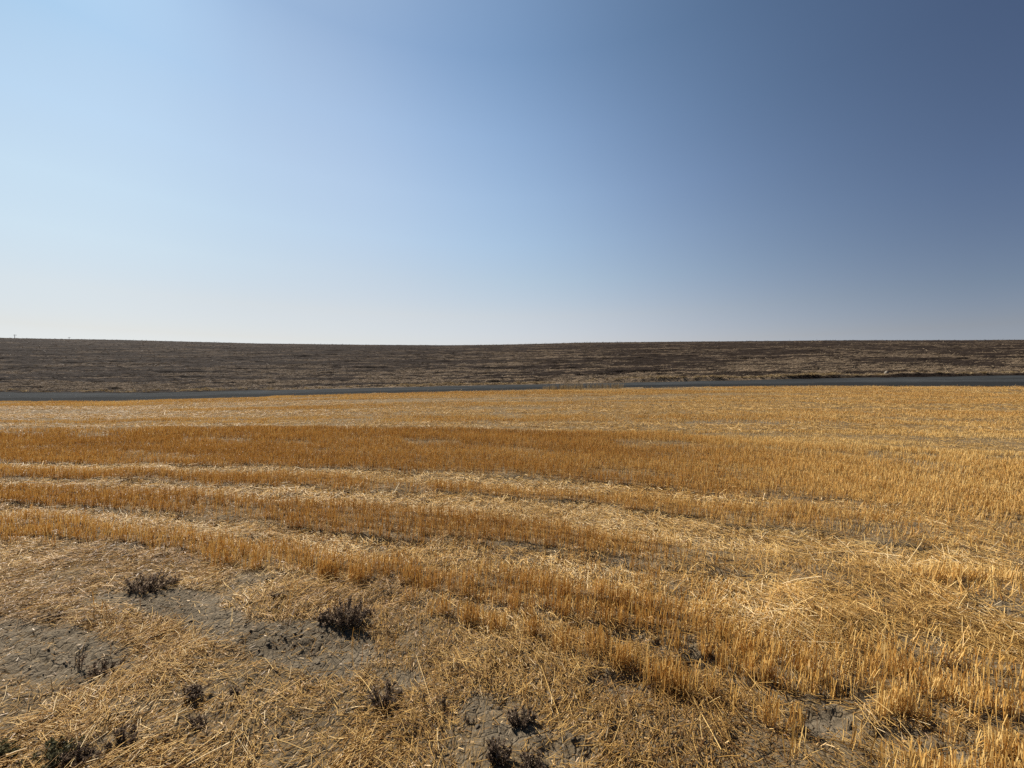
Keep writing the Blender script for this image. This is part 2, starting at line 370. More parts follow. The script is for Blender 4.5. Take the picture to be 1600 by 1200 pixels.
def plain_mat(name, col, rough=.8, var=.3, scale=20):
    m, nt, out = new_mat(name); L = nt.links
    tc = nd(nt, 'ShaderNodeTexCoord'); n = nd(nt, 'ShaderNodeTexNoise', Scale=float(scale), Detail=5.0); L.new(tc.outputs['Object'], n.inputs['Vector'])
    c = ramp(nt, [(.3, tuple(v * (1 - var) for v in col)), (.7, tuple(v * (1 + var) for v in col))]); L.new(n.outputs[0], c.inputs[0])
    p = nd(nt, 'ShaderNodeBsdfPrincipled'); p.inputs['Roughness'].default_value = rough; p.inputs['Specular IOR Level'].default_value = .2
    L.new(c.outputs[0], p.inputs['Base Color'])
    bp = nd(nt, 'ShaderNodeBump', Strength=.5, Distance=.01); L.new(n.outputs[0], bp.inputs['Height']); L.new(bp.outputs[0], p.inputs['Normal'])
    L.new(p.outputs[0], out.inputs[0]); return m

# ------------------------------------------------------------------ ground sheets
def grid_faces(nr, nc):
    i = np.arange(nr - 1)[:, None] * nc + np.arange(nc - 1)[None, :]
    return np.stack([i, i + 1, i + nc + 1, i + nc], -1).reshape(-1, 4)

def tread(X, Y, px, py):                   # tyre lugs pressed into the bare patch
    m = np.exp(-((px - 50) / 80) ** 2 - ((py - 1020) / 32) ** 2)
    q = (X * .34 + Y * .94 + .012 * np.sin(X * 40)) / .09
    lug = sstep(.55, .8, np.abs((q % 1) - .5) * 2)
    q2 = (-X * .79 + Y * .62 + .01 * np.sin(Y * 30)) / .075
    lug2 = sstep(.5, .8, np.abs((q2 % 1) - .5) * 2) * sstep(.35, .6, vnoise(X * 5, Y * 5, 33))
    return -m * (lug * .03 + lug2 * .022)

def rough_soil(px, py):
    return np.exp(-((px - 405) / 60) ** 2 - ((py - 1000) / 24) ** 2) + .8 * np.exp(-((px - 480) / 40) ** 2 - ((py - 1000) / 20) ** 2) \
        + .5 * np.exp(-((px - 170) / 40) ** 2 - ((py - 1045) / 14) ** 2)

def relief(X, Y, px, py):
    z = (fbm(X * 1.1, Y * 1.1, 101, 4) - .5) * .07
    near = np.exp(-(Y / 9) ** 2)
    z += (fbm(X * 11, Y * 11, 102, 4) - .5) * .034 * near + (fbm(X * 4.2, Y * 4.2, 106, 3) - .5) * .07 * near
    r = rough_soil(px, py)
    z += r * ((fbm(X * 24, Y * 24, 103, 3) - .5) * .075 + (fbm(X * 6, Y * 6, 107, 2) - .5) * .08)
    z += tread(X, Y, px, py)
    z -= .035 * np.minimum(1, blobs(px, py, [s for s in SOIL if s[0] > 840 and s[1] > 960], 3)) * (.75 + .5 * vnoise(X * 14, Y * 14, 105))
    # wheelings
    z -= .05 * lines(px, py) * (1 - below_g(px, py)) * np.exp(-(Y / 12) ** 2)
    return z

def ground_at(X, Y):
    px, py = to_photo(X, Y)
    return field_z(X, Y) + relief(X, Y, px, py)

nr, nc = 760, 1000
yy = np.exp(np.linspace(math.log(.5), math.log(Y_NEAR + .35 + 1.5), nr)) - 1.5
uu = np.linspace(-2.1, 2.1, nc)
Yg = np.repeat(yy[:, None], nc, 1); Xg = uu[None, :] * (Yg + 1.6)
pxg, pyg = to_photo(Xg.ravel(), Yg.ravel())
Zg = field_z(Xg.ravel(), Yg.ravel()) + relief(Xg.ravel(), Yg.ravel(), pxg, pyg) * sstep(Y_NEAR + .3, Y_NEAR - 1.5, Yg.ravel())
chaff = np.clip(.55 + .6 * loose_density(Xg.ravel(), Yg.ravel(), pxg, pyg), 0, 1) * (1 - .92 * np.minimum(1, soil_mask(pxg, pyg)))
chaff = np.maximum(chaff, .95 * far_zone(pxg, pyg) * (1 - np.minimum(1, soil_mask(pxg, pyg))))
field = build_mesh('field', np.stack([Xg.ravel(), Yg.ravel(), Zg], -1), grid_faces(nr, nc), None, {'chaff': chaff}, True, mat=field_material())
tag(field, 'grey brown bare soil of the harvested wheat field under the stubble', 'field', 'structure')

ys = np.concatenate([np.linspace(Y_NEAR - .25, Y_NEAR, 2), np.linspace(Y_NEAR + .3, Y_FAR + .4, 22)])
xs = np.linspace(-85, 85, 700)
Yr = np.repeat(ys[:, None], len(xs), 1).ravel(); Xr = np.tile(xs, len(ys))
tt = (Yr - Y_NEAR) / (Y_FAR - Y_NEAR)
Zr = road_z(Xr, Yr) + (fbm(Xr * .8, Yr * 1.4, 110, 3) - .5) * .07 - .05 * (tt < 0) - .05 * np.exp(-((tt - .62) / .05) ** 2) - .05 * np.exp(-((tt - .85) / .05) ** 2)
road = build_mesh('road', np.stack([Xr, Yr, Zr], -1), grid_faces(len(ys), len(xs)), None, {'bank': sstep(.46, .34, tt + .12 * (vnoise(Xr * .5, Yr, 4) - .5)) * .85}, True, mat=road_material())
tag(road, 'dark grey gravel road between the stubble field and the tilled hill', 'road', 'structure')

nh, nw = 620, 1500
yh = np.concatenate([[Y_FAR, Y_FAR + .12, Y_FAR + .25], np.exp(np.linspace(math.log(Y_FAR + .4), math.log(Y_CREST + 4), nh)), np.linspace(Y_CREST + 8, 330, 20)])
uh = np.linspace(-2.4, 2.4, nw)
Yh = np.repeat(yh[:, None], nw, 1).ravel(); Xh = np.tile(uh, len(yh)) * Yh
def furrow(X, s):                          # tillage passes, broken and uneven
    wob = 1.6 * (fbm(X * .03, s * .1, 128, 3) - .5)
    ph = np.abs(((s + wob) / 2.7) % 1 - .5) * 2
    return sstep(.66, .95, ph) * sstep(.28, .46, fbm(X * .05, s * .25, 129, 3))
def hill_relief(X, Y):
    bend = 14 * (fbm(X * .012, Y * .012, 120, 2) - .5)
    s = Y + bend * sstep(40, 90, Y) - .10 * np.minimum(X + 25, 0) * sstep(50, 110, Y)
    top = 1 - .75 * sstep(110, 170, Y)
    z = (fbm(X * .55, s * 1.7, 123, 4) - .5) * .5 * top
    z += (fbm(X * .10, s * .42, 126, 3) - .5) * .8 * sstep(Y_FAR, 50, Y) * top
    z += (fbm(X * 1.6, s * 3.2, 124, 3) - .5) * .2
    z -= .34 * furrow(X, s) * sstep(Y_FAR + 1, 38, Y) * top
    z += (fbm(X * .02, Y * .03, 125, 2) - .5) * .7 * sstep(34, 80, Y) * top
    return z, s
def residue_amount(X, Y, s):
    far = sstep(38, 95, Y)
    n = (1 - .15 * far) * (.4 * fbm(X * .075, s * .26, 131, 5) + .6 * fbm(X * .08, s * .95, 132, 5)) + .15 * far * fbm(X * .022, s * .075, 136, 5)
    band = vnoise(X * .012, s * .16, 134)
    n = n + .07 * (band - .5) - .27 * furrow(X, s) + .07 * (fbm(X * .25, s * 2.6, 137, 2) - .5)
    near = np.exp(-(Y - Y_FAR) / 45)
    thr = .56 - .10 * near
    side = .6 + .4 * sstep(-45, 5, X)
    return sstep(thr - .02, thr + .035, n) * (.40 + .60 * near) * side
def lip_h(X):
    return (.05 + .2 * sstep(3, 12, X)) * (.6 + .7 * vnoise(X * .35, X * 0, 130))
rel, sh = hill_relief(Xh, Yh)
lip = sstep(Y_FAR, Y_FAR + .35, Yh) * lip_h(Xh) * np.exp(-np.maximum(Yh - Y_FAR - .4, 0) / 4)
Zh = hill_z(Xh, Yh) + rel * sstep(Y_FAR, Y_FAR + .8, Yh) + lip
resid_amt = residue_amount(Xh, Yh, sh)
hill = build_mesh('hill', np.stack([Xh, Yh, Zh], -1), grid_faces(len(yh), nw), None, {'residue': np.clip(resid_amt, 0, 1)}, True, mat=hill_material())
tag(hill, 'dark brown tilled hillside rising behind the gravel road to the skyline', 'hill', 'structure')

S = 4000.
ter = build_mesh('terrain', np.array([[-S, -S, -3.2], [S, -S, -3.2], [S, S, -3.2], [-S, S, -3.2]]), np.array([[0, 1, 2, 3]]), mat=plain_mat('dry_land', (.13, .095, .055), .95, .3, .05))
tag(ter, 'dry farmland stretching away beyond the field', 'terrain', 'structure')

# ------------------------------------------------------------------ standing stubble
def scatter(n, y0, y1, margin=2.9):
    """uniform over the wedge the field fills (metres)"""
    w = lambda y: 1.36 * y + margin
    out_x, out_y = [], []
    Ys = rng.uniform(y0, y1, int(n * 2.2)); keep = rng.uniform(0, w(y1), len(Ys)) < w(Ys)
    Ys = Ys[keep][:n]
    return rng.uniform(-1, 1, len(Ys)) * w(Ys), Ys
def wedge_area(y0, y1, margin=2.9): return 2 * (1.36 * (y1 ** 2 - y0 ** 2) / 2 + margin * (y1 - y0))

EXTRA = []
_r = np.random.default_rng(21)
for x in np.arange(470, 1330, 26):
    EXTRA.append((x + _r.uniform(-9, 9), float(G_BASE(x)) - _r.uniform(2, 9), _r.uniform(9, 22), _r.uniform(3, 8) * (1 + max(0, x - 800) / 500), _r.uniform(.5, 1.1)))
for x in np.arange(820, 1480, 38):
    EXTRA.append((x + _r.uniform(-14, 14), float(G_BASE(x)) - _r.uniform(26, 52), _r.uniform(12, 26), _r.uniform(7, 14), _r.uniform(.3, .8)))
for x in np.arange(1380, 1640, 24):
    EXTRA.append((x + _r.uniform(-14, 14), _r.uniform(1060, 1110), _r.uniform(10, 22), _r.uniform(8, 16), _r.uniform(.2, .7)))
for x in np.arange(1400, 1640, 26):
    EXTRA.append((x + _r.uniform(-10, 10), _r.uniform(1196, 1222), _r.uniform(14, 26), _r.uniform(10, 16), _r.uniform(.4, .9)))
for x in np.arange(1445, 1570, 22):
    EXTRA.append((x + _r.uniform(-8, 8), _r.uniform(894, 908), _r.uniform(10, 20), _r.uniform(4, 8), _r.uniform(.4, .9)))
def tussock_points():
    xs, ys = [], []
    for cx, cy, rx, ry, dn in CLUMPS + EXTRA:
        if cy < 850: continue
        v = (cy - HY) / F; yc = 1.62 / v; xc = (cx - CX) / F * yc
        ax, ay = rx / F * yc, ry / F * yc * yc / 1.62
        m = int(dn * 2600 * ax * ay * 3.14) + 6
        r_ = np.sqrt(rng.uniform(0, 1, m)); a_ = rng.uniform(0, 6.28, m)
        sub = rng.normal(0, 1, (5, 2)) * .55                      # a tussock is a handful of plants
        pick = sub[rng.integers(0, 5, m)]
        ux = .55 * r_ * np.cos(a_) + .55 * pick[:, 0] * rng.uniform(.7, 1.3, m); uy = .55 * r_ * np.sin(a_) + .55 * pick[:, 1] * rng.uniform(.7, 1.3, m)
        xs.append(xc + ax * ux); ys.append(yc + ay * uy)
    return np.concatenate(xs), np.concatenate(ys)
heap = Heap()
ROWSP = .165
for (y0, y1, dens, sides, K, wmul) in [(.9, 5.5, 1900, 2, 3, .95), (5.5, 10, 1900, 2, 3, 1.05), (10, 24.05, 1050, 2, 2, 1.55)]:
    n = int(wedge_area(y0, y1) * dens)
    X, Y = scatter(n, y0, y1)
    s = rowcoord(X, Y); sr = (np.round(s / ROWSP)) * ROWSP
    Y = Y + (sr - s) * .9 + rng.normal(0, .022, len(Y))
    px, py = to_photo(X, Y)
    # plants stand in bunches of tillers
    D = standing_density(X, Y, px, py) * (1 + .35 * (py > 930)) * (.45 + 1.1 * vnoise(X * 12, Y * 12, 71))
    k = rng.uniform(0, 1, len(X)) < D
    X, Y, px, py = X[k], Y[k], px[k], py[k]
    if y0 < 1:
        xt, yt = tussock_points(); X, Y = np.concatenate([X, xt]), np.concatenate([Y, yt]); px, py = to_photo(X, Y)
    N = len(X)
    fz = far_zone(px, py); bg = below_g(px, py); mess = right_mess(px, py); ln = lines(px, py)
    hvar = .8 + .45 * fbm(X * 1.2, Y * 1.2, 72, 3)
    h = (.102 + .013 * sstep(5.0, 2.4, Y)) * hvar * rng.normal(1, .10, N).clip(.6, 1.4)
    tall = sstep(4, 9, py - BAND_TOP(px)) * (1 - sstep(22, 34, py - BAND_TOP(px))) * sstep(1250, 1000, px)
    edge = 1 - sstep(5, 9, py - ROAD_NEAR(px))
    h *= (1 + .35 * tall) * (1 - fz * .30) * (1 + edge * .1)
    broken = rng.uniform(0, 1, N) < (.08 + .3 * mess + .25 * ln + .1 * bg)
    h[broken] *= rng.uniform(.3, .8, broken.sum())
    leanx = rng.normal(0, .10, N) + .05; leany = rng.normal(0, .10, N)
    rough = (1 - .6 * (py > 1040)) * np.clip(.25 * sstep(900, 1400, px) + .45 * mess + .35 * ln + .12 * fz, 0, 1)
    leanx += rough * rng.normal(.35, .5, N); leany += rough * rng.normal(0, .5, N)
    z0 = ground_at(X, Y) - .01
    nrm = np.sqrt(1 + leanx ** 2 + leany ** 2)
    tip = np.stack([X + leanx * h / nrm, Y + leany * h / nrm, z0 + h / nrm + .01], -1)
    base = np.stack([X, Y, z0], -1)
    ts = np.linspace(0, 1, K)[None, :, None]
    P = base[:, None] * (1 - ts) + tip[:, None] * ts
    if K == 3:
        P[:, 1, :2] += rng.normal(0, .006, (N, 2))
    r = (rng.uniform(.0014, .0025, N) * wmul)[:, None] * np.linspace(1.1, .9, K)[None]
    t = rng.normal(.43, .22, N) + .34 * sstep(800, 1450, px) * sstep(640, 700, py) + .18 * fz - .03 * tall + .06 * edge + .30 * (fbm(X * .22, rowcoord(X, Y) * 1.3, 73, 4) - .5) * 2  # rightward paling puts the sun's angle on the stalks into their tint
    heap.add(P, r, sides, t.clip(0, 1))
    # dry leaf sheaths hanging round the stalks
    q = rng.uniform(0, 1, N) < (.35 if y0 < 5 else .18)
    m = q.sum(); a = rng.uniform(0, 2 * np.pi, m); l = h[q] * rng.uniform(.3, .8, m)
    b0 = base[q] * .55 + tip[q] * .45; b0 = base[q] + (tip[q] - base[q]) * rng.uniform(.1, .8, m)[:, None]
    e = b0 + np.stack([np.cos(a) * l * .6, np.sin(a) * l * .6, rng.uniform(-.6, .5, m) * l], -1); mid = (b0 + e) / 2; mid[:, 2] += l * .25
    rr = rng.uniform(.001, .0024, m)[:, None] * np.array([[1, .9, .3]]) * wmul
    heap.add(np.stack([b0, mid, e], 1), rr, 2, rng.uniform(.3, .95, m))
stub = heap.build('standing_stubble', M_STAND)
tag(stub, 'golden orange cut wheat stubble standing in curved rows across the field', 'stubble', 'stuff')

# ------------------------------------------------------------------ loose straw and chaff
heap = Heap()
for (y0, y1, dens, sides, K, wmul, lmul) in [(.9, 2.6, 4200, 3, 3, .82, .88), (2.6, 5.0, 3300, 2, 3, .85, .85), (5, 10, 1300, 2, 2, 1.5, 1.1), (10, 23.9, 600, 2, 2, 2.3, 1.5)]:
    n = int(wedge_area(y0, y1) * dens)
    X, Y = scatter(n, y0, y1)
    px, py = to_photo(X, Y)
    D = loose_density(X, Y, px, py)
    k = rng.uniform(0, 1.15, len(X)) < D
    X, Y, px, py, D = X[k], Y[k], px[k], py[k], D[k]
    N = len(X)
    L = np.exp(rng.normal(math.log(.062), .55, N)).clip(.02, .21) * lmul * (1 + .8 * right_mess(px, py) + .55 * sstep(900, 1300, px) * sstep(800, 900, py))
    a = rng.uniform(0, 2 * np.pi, N)
    comb = vnoise(X * 1.3, Y * 1.3, 81) * 2 * np.pi           # locally combed into swirls
    al = rng.uniform(0, 1, N) < .45 - .25 * right_mess(px, py)
    a[al] = comb[al] + rng.normal(0, .35, al.sum())
    pile = np.minimum(D, 1.2)
    lift = np.abs(rng.normal(0, .021, N)) * pile + .002
    tilt = rng.normal(0, .16, N) + (rng.uniform(0, 1, N) < .07) * rng.normal(0, .6, N)
    dx, dy, dz = np.cos(a) * np.cos(tilt), np.sin(a) * np.cos(tilt), np.sin(tilt)
    z = ground_at(X, Y) + lift + np.abs(dz) * L * .5
    c = np.stack([X, Y, z], -1); d = np.stack([dx, dy, dz], -1) * L[:, None] * .5
    ts = np.linspace(-1, 1, K)[None, :, None]
    P = c[:, None] + d[:, None] * ts
    if K == 3:
        P[:, 1] += rng.normal(0, 1, (N, 3)) * (L * .03)[:, None] * np.array([[1, 1, .5]])
    r = (rng.uniform(.0009, .0021, N) * wmul)[:, None] * np.ones((1, K))
    t = rng.normal(.40, .25, N) + .55 * (fbm(X * 1.1, Y * 1.1, 83, 4) - .5) * 2 * np.exp(-(Y / 7) ** 2) + .36 * lines(px, py) + .05 * right_mess(px, py) + .10 * far_zone(px, py)
    roll = None if sides == 3 else np.where(rng.uniform(0, 1, N) < .7, rng.normal(0, .5, N), rng.uniform(0, 6.28, N))
    heap.add(P, r, sides, t.clip(0, 1), roll)
# a few long stems lying across everything
n = 520
X, Y = scatter(n, .9, 7); px, py = to_photo(X, Y); k = rng.uniform(0, 1, len(X)) < loose_density(X, Y, px, py); X, Y = X[k], Y[k]; N = len(X)
L = rng.uniform(.18, .48, N); a = rng.normal(-.55, .9, N); el = rng.normal(.04, .10, N)
z = ground_at(X, Y) + rng.uniform(.012, .05, N)
ts = np.linspace(-.5, .5, 5)[None, :, None]
d = np.stack([np.cos(a) * np.cos(el), np.sin(a) * np.cos(el), np.sin(el)], -1) * L[:, None]
P = np.stack([X, Y, z], -1)[:, None] + d[:, None] * ts
bow = rng.normal(0, .03, N) * L
P[:, :, 0] += (-np.sin(a) * bow)[:, None] * (1 - (2 * ts[:, :, 0]) ** 2); P[:, :, 1] += (np.cos(a) * bow)[:, None] * (1 - (2 * ts[:, :, 0]) ** 2)
heap.add(P, rng.uniform(.0012, .0022, N)[:, None] * np.ones((1, 5)), 3, rng.uniform(.45, .98, N))
ls = heap.build('loose_straw', M_LOOSE)
tag(ls, 'pale flattened straw strewn over the soil and in lines between the stubble rows', 'straw', 'stuff')

heap = Heap()
for (y0, y1, dens, wmul) in [(.9, 3.2, 6500, 1.0), (3.2, 6, 2400, 1.5)]:
    X, Y = scatter(int(wedge_area(y0, y1) * dens), y0, y1); px, py = to_photo(X, Y)
    D = np.maximum(loose_density(X, Y, px, py), .13)
    k = rng.uniform(0, 1.1, len(X)) < D; X, Y = X[k], Y[k]; N = len(X)
    L = rng.uniform(.006, .032, N) * wmul; a = rng.uniform(0, 6.28, N); tl = rng.normal(0, .3, N)
    c = np.stack([X, Y, ground_at(X, Y) + np.abs(rng.normal(0, .006, N)) + .002 + np.abs(np.sin(tl)) * L / 2], -1)
    d = np.stack([np.cos(a) * np.cos(tl), np.sin(a) * np.cos(tl), np.sin(tl)], -1) * L[:, None] / 2
    heap.add(np.stack([c - d, c + d], 1), (rng.uniform(.0007, .0022, N) * wmul)[:, None] * np.ones((1, 2)), 2, rng.normal(.45, .25, N).clip(0, 1), rng.normal(0, .6, N))
ch = heap.build('chaff', M_CHAFF)
tag(ch, 'fine broken chaff and short straw bits littering the foreground soil', 'chaff', 'stuff')

# ------------------------------------------------------------------ soil clods
def ico():
    t = (1 + 5 ** .5) / 2
    v = np.array([(-1, t, 0), (1, t, 0), (-1, -t, 0), (1, -t, 0), (0, -1, t), (0, 1, t), (0, -1, -t), (0, 1, -t), (t, 0, -1), (t, 0, 1), (-t, 0, -1), (-t, 0, 1)]) / 1.9
    f = np.array([(0, 11, 5), (0, 5, 1), (0, 1, 7), (0, 7, 10), (0, 10, 11), (1, 5, 9), (5, 11, 4), (11, 10, 2), (10, 7, 6), (7, 1, 8), (3, 9, 4), (3, 4, 2), (3, 2, 6), (3, 6, 8), (3, 8, 9), (4, 9, 5), (2, 4, 11), (6, 2, 10), (8, 6, 7), (9, 8, 1)])
    return v, f
iv, jf = ico()
X, Y = scatter(150000, 1.0, 5.0); px, py = to_photo(X, Y)
D = np.minimum(1, soil_mask(px, py)) * .42 + np.minimum(1.2, rough_soil(px, py)) * .8 + .012
k = rng.uniform(0, 1, len(X)) < D * .5; X, Y = X[k], Y[k]; N = len(X)
sz = np.exp(rng.normal(math.log(.0036), .55, N)).clip(.0015, .014)
V = iv[None] * rng.uniform(.6, 1.35, (N, 12, 1)) * sz[:, None, None] * rng.uniform(.5, 1.3, (N, 1, 3)) * np.array([1.2, 1.2, .6])
V = V + np.stack([X, Y, ground_at(X, Y) + sz * .25], -1)[:, None]
T = (jf[None] + (np.arange(N) * 12)[:, None, None]).reshape(-1, 3)
cl = build_mesh('soil_clods', V.reshape(-1, 3), None, T, None, True, mat=plain_mat('dry_clod', (.105, .082, .055), .95, .35, 60))
tag(cl, 'crumbly grey brown soil clods on the bare patches', 'soil clods', 'stuff')

# ------------------------------------------------------------------ hillside residue, verge and roadside grass
def hill_at(X, Y):
    r, s = hill_relief(X, Y)
    lp = sstep(Y_FAR, Y_FAR + .35, Y) * lip_h(X) * np.exp(-np.maximum(Y - Y_FAR - .4, 0) / 4)
    return hill_z(X, Y) + r * sstep(Y_FAR, Y_FAR + .8, Y) + lp, s

heap = Heap()
for (y0, y1, n, w, l) in [(Y_FAR + .3, 45, 110000, .012, .18), (45, 80, 120000, .022, .32), (80, 178, 90000, .05, .65)]:
    Y = np.sqrt(rng.uniform(y0 ** 2, y1 ** 2, n)); X = rng.uniform(-1.45, 1.45, n) * Y
    z, s = hill_at(X, Y)
    dens = 1.1 * residue_amount(X, Y, s) + .03
    k = rng.uniform(0, 1, n) < dens; X, Y, z = X[k], Y[k], z[k]; N = len(X)
    a = rng.uniform(0, 6.28, N); tl = np.abs(rng.normal(.15, .35, N)).clip(0, 1.3)
    L = l * rng.uniform(.4, 1.4, N)
    b = np.stack([X, Y, z], -1); e = b + np.stack([np.cos(a) * np.cos(tl), np.sin(a) * np.cos(tl), np.sin(tl)], -1) * L[:, None]
    t = (rng.normal(.55, .22, N) - .25 * sstep(60, 150, Y) - .12 * sstep(10, -40, X)).clip(0, 1)
    heap.add(np.stack([b, e], 1), (w * rng.uniform(.5, 1.3, N))[:, None] * np.array([[1, .7]]), 2, t)
hr = heap.build('hill_residue', M_RESID)
tag(hr, 'grey brown clumps of old straw residue scattered over the tilled hillside', 'straw residue', 'stuff')

def tufts(heap, X, Y, z, hh, nb, spread, w, tmean, droop=.5):
    N = len(X)
    X2, Y2, z2, h2, tm = [np.repeat(v, nb) for v in (X, Y, z, hh, tmean)]
    m = N * nb; a = rng.uniform(0, 6.28, m); sp = np.abs(rng.normal(0, spread, m)); h = h2 * rng.uniform(.45, 1.1, m)
    b = np.stack([X2 + rng.normal(0, .05, m), Y2 + rng.normal(0, .05, m), z2 - .03], -1)
    mid = b + np.stack([np.cos(a) * sp * h * .4, np.sin(a) * sp * h * .4, h * .65], -1)
    e = b + np.stack([np.cos(a) * sp * h * (1 + droop), np.sin(a) * sp * h * (1 + droop), h * (1 - droop * sp * .5)], -1)
    heap.add(np.stack([b, mid, e], 1), (w * rng.uniform(.6, 1.3, m))[:, None] * np.array([[1, .9, .35]]), 2, (tm + rng.normal(0, .2, m)).clip(0, 1))

heap = Heap()
n = 2600                                                       # dry grass on the far bank of the road
Y = Y_FAR + .25 + np.abs(rng.normal(0, .6, n)); X = rng.uniform(-1.5, 1.5, n) * Y
k = rng.uniform(0, 1, n) < .15 + .85 * sstep(.40, .56, fbm(X * .16, Y * 0 + 3, 140, 3)) * (.45 + .55 * sstep(-16, -8, X) * sstep(45, 20, X)); X, Y = X[k], Y[k]
z, _ = hill_at(X, Y)
tufts(heap, X, Y, z, .07 + .16 * rng.uniform(0, 1, len(X)), 16, .8, .012, rng.normal(.62, .15, len(X)), .7)
vg = heap.build('verge_grass', M_VERGE)
tag(vg, 'dry drooping grass along the far bank of the gravel road', 'dry grass', 'stuff')
heap = Heap()
n = 160                                                        # the taller patch beside the road near the middle
pxs = rng.uniform(848, 975, n); Y = Y_NEAR + .1 + rng.uniform(-.5, .6, n); X = (pxs - CX) / F * Y
z = np.where(Y < Y_NEAR, field_z(X, Y), road_z(X, Y))
tufts(heap, X, Y, z, .30 + .22 * rng.uniform(0, 1, n) * sstep(845, 880, pxs), 6, .16, .0055, rng.normal(.55, .15, n), .3)
rg = heap.build('tall_roadside_grass', M_VERGE)
tag(rg, 'patch of tall thin dry grass standing between the field edge and the road', 'tall grass', 'stuff')

# ------------------------------------------------------------------ weeds: each a thing of its own
def photo_to_ground(px, py):
    Y = np.linspace(1.2, 23.9, 6000); X = (px - CX) / F * Y
    _, yp = to_photo(X, Y)
    i = np.argmin(np.abs(yp - py)); return float(X[i]), float(Y[i])

def weed(px, py, w, h, label, stems=14, leaf=26, flat=0., seed=0, mat=M_WEED, leafsize=.006, upright=.5, name='dead_weed', group='dead weeds in the foreground', skew=0., leaf_from=.2, tint=.5):
    """w, h in photo pixels at that spot; converted to metres"""
    r = np.random.default_rng(seed + 500)
    X, Y = photo_to_ground(px, py); zg = float(ground_at(np.array([X]), np.array([Y]))[0])
    W, Hh = w * Y / F, .84 * h * Y / F
    root = bpy.data.objects.new(name, None); COL.objects.link(root); root.location = (X, Y, zg); root.empty_display_size = .05
    tag(root, label, 'weed', None, group)
    hs, hl = Heap(), Heap()
    K = 6
    ts = np.linspace(0, 1, K)
    for i in range(stems):
        a = r.uniform(0, 6.28); rad = math.sqrt(r.uniform(0, 1))
        reach = W * .5 * rad
        top = Hh * (1 - .45 * rad) * (1 - flat * .4) * (1.0 if i == 0 else r.uniform(.35, .95))
        if i == 0: reach *= .2
        x1, y1 = math.cos(a) * reach, math.sin(a) * reach * .65
        x0, y0 = x1 * (.35 + .4 * upright), y1 * (.35 + .4 * upright)
        P = np.zeros((K, 3))
        P[:, 0] = x0 + (x1 - x0) * ts + skew * top * ts + np.cumsum(r.normal(0, .0022, K))
        P[:, 1] = y0 + (y1 - y0) * ts + np.cumsum(r.normal(0, .0022, K))
        P[:, 2] = top * ts - .008
        hs.add(P[None], np.linspace(.0019, .0009, K)[None], 3, np.array([r.uniform(.1, .7)]))
        for _ in range(3):                                         # bare side twigs
            u0 = r.uniform(.25, .85); p0 = np.array([np.interp(u0, ts, P[:, j]) for j in range(3)])
            dv = np.array([r.normal(0, 1), r.normal(0, 1), r.uniform(.3, 1.4)]); dv /= np.linalg.norm(dv)
            tl = r.uniform(.12, .34) * Hh
            hs.add(np.stack([p0, p0 + dv * tl * .5, p0 + dv * tl + np.array([0, 0, .15 * tl])])[None], np.array([[.0012, .001, .0006]]), 3, np.array([r.uniform(.3, 1)]))
        # crumpled leaves and seed husks pressed round the stem, a spike that narrows to its tip
        m = int(leaf * 1.35 * (.5 + .7 * top / Hh))
        u = r.uniform(leaf_from * .5, 1.04, m) ** .9; c = np.stack([np.interp(u, ts, P[:, j]) for j in range(3)], -1)
        d = r.normal(0, 1, (m, 3)); d[:, 2] = np.abs(d[:, 2]) * .9 + .5; d /= np.linalg.norm(d, axis=1, keepdims=True)
        l = r.uniform(.5, 1.7, m) * leafsize
        wide = leafsize * r.uniform(1.2, 2.8) * (1.12 - u) + .001
        off = r.normal(0, .55, (m, 3)) * wide[:, None]
        b0 = c + off; e = b0 + d * l[:, None] * 1.35; mid = (b0 + e) / 2 + r.normal(0, .22, (m, 3)) * l[:, None]
        hl.add(np.stack([b0, mid, e], 1), (l * .32)[:, None] * np.array([[.7, 1, .25]]), 2, (r.normal(tint + .08, .38, m)).clip(0, 1), r.uniform(0, 6.28, m))
    s = hs.build('stalk', M_TWIG, root); f = hl.build('dry_foliage' if mat is M_WEED else 'foliage', mat, root)
    return root

weed(232, 923, 74, 44, 'widest ragged purplish brown dead weed, beside the bare soil near the stubble edge', 46, 40, seed=1, leafsize=.0080, skew=.15)
weed(275, 912, 26, 22, 'small thin dead weed just right of the widest ragged weed', 9, 22, seed=2, leafsize=.007)
weed(545, 974, 66, 62, 'tallest bushy dark dead weed with a pointed top, right of the long bare soil patch', 44, 56, seed=3, leafsize=.0075, skew=.12)
weed(512, 974, 34, 26, 'low dark rounded dead weed hugging the left foot of the tallest weed', 20, 44, seed=4, leafsize=.0075)
weed(578, 960, 26, 16, 'small dark dead weed tuft close to the right of the tallest weed', 10, 40, seed=5, leafsize=.007)
weed(602, 1096, 58, 52, 'triangular dark dead weed with one tall spike, in the straw below the bare soil', 34, 52, seed=6, leafsize=.0062, skew=.12)
weed(815, 1136, 54, 38, 'rounded brown dead weed beside the small bare patch at the bottom centre', 28, 46, seed=7, leafsize=.0058, tint=.5)
weed(778, 1196, 52, 52, 'black spiky dead weed at the very bottom edge of the field', 26, 50, seed=8, leafsize=.0055, tint=.36)
weed(828, 1204, 60, 38, 'low dark dead weed at the bottom edge right of the black spiky weed', 24, 46, seed=9, leafsize=.0055, tint=.42)
weed(433, 936, 24, 13, 'small black crumpled dead weed lying on straw above the rough soil', 10, 50, flat=.3, seed=10, leafsize=.0075, tint=.42)
weed(122, 1050, 22, 46, 'thin upright branched dead weed standing on the bare soil with tyre marks', 4, 26, seed=11, leafsize=.0055, leaf_from=.35, tint=.42)
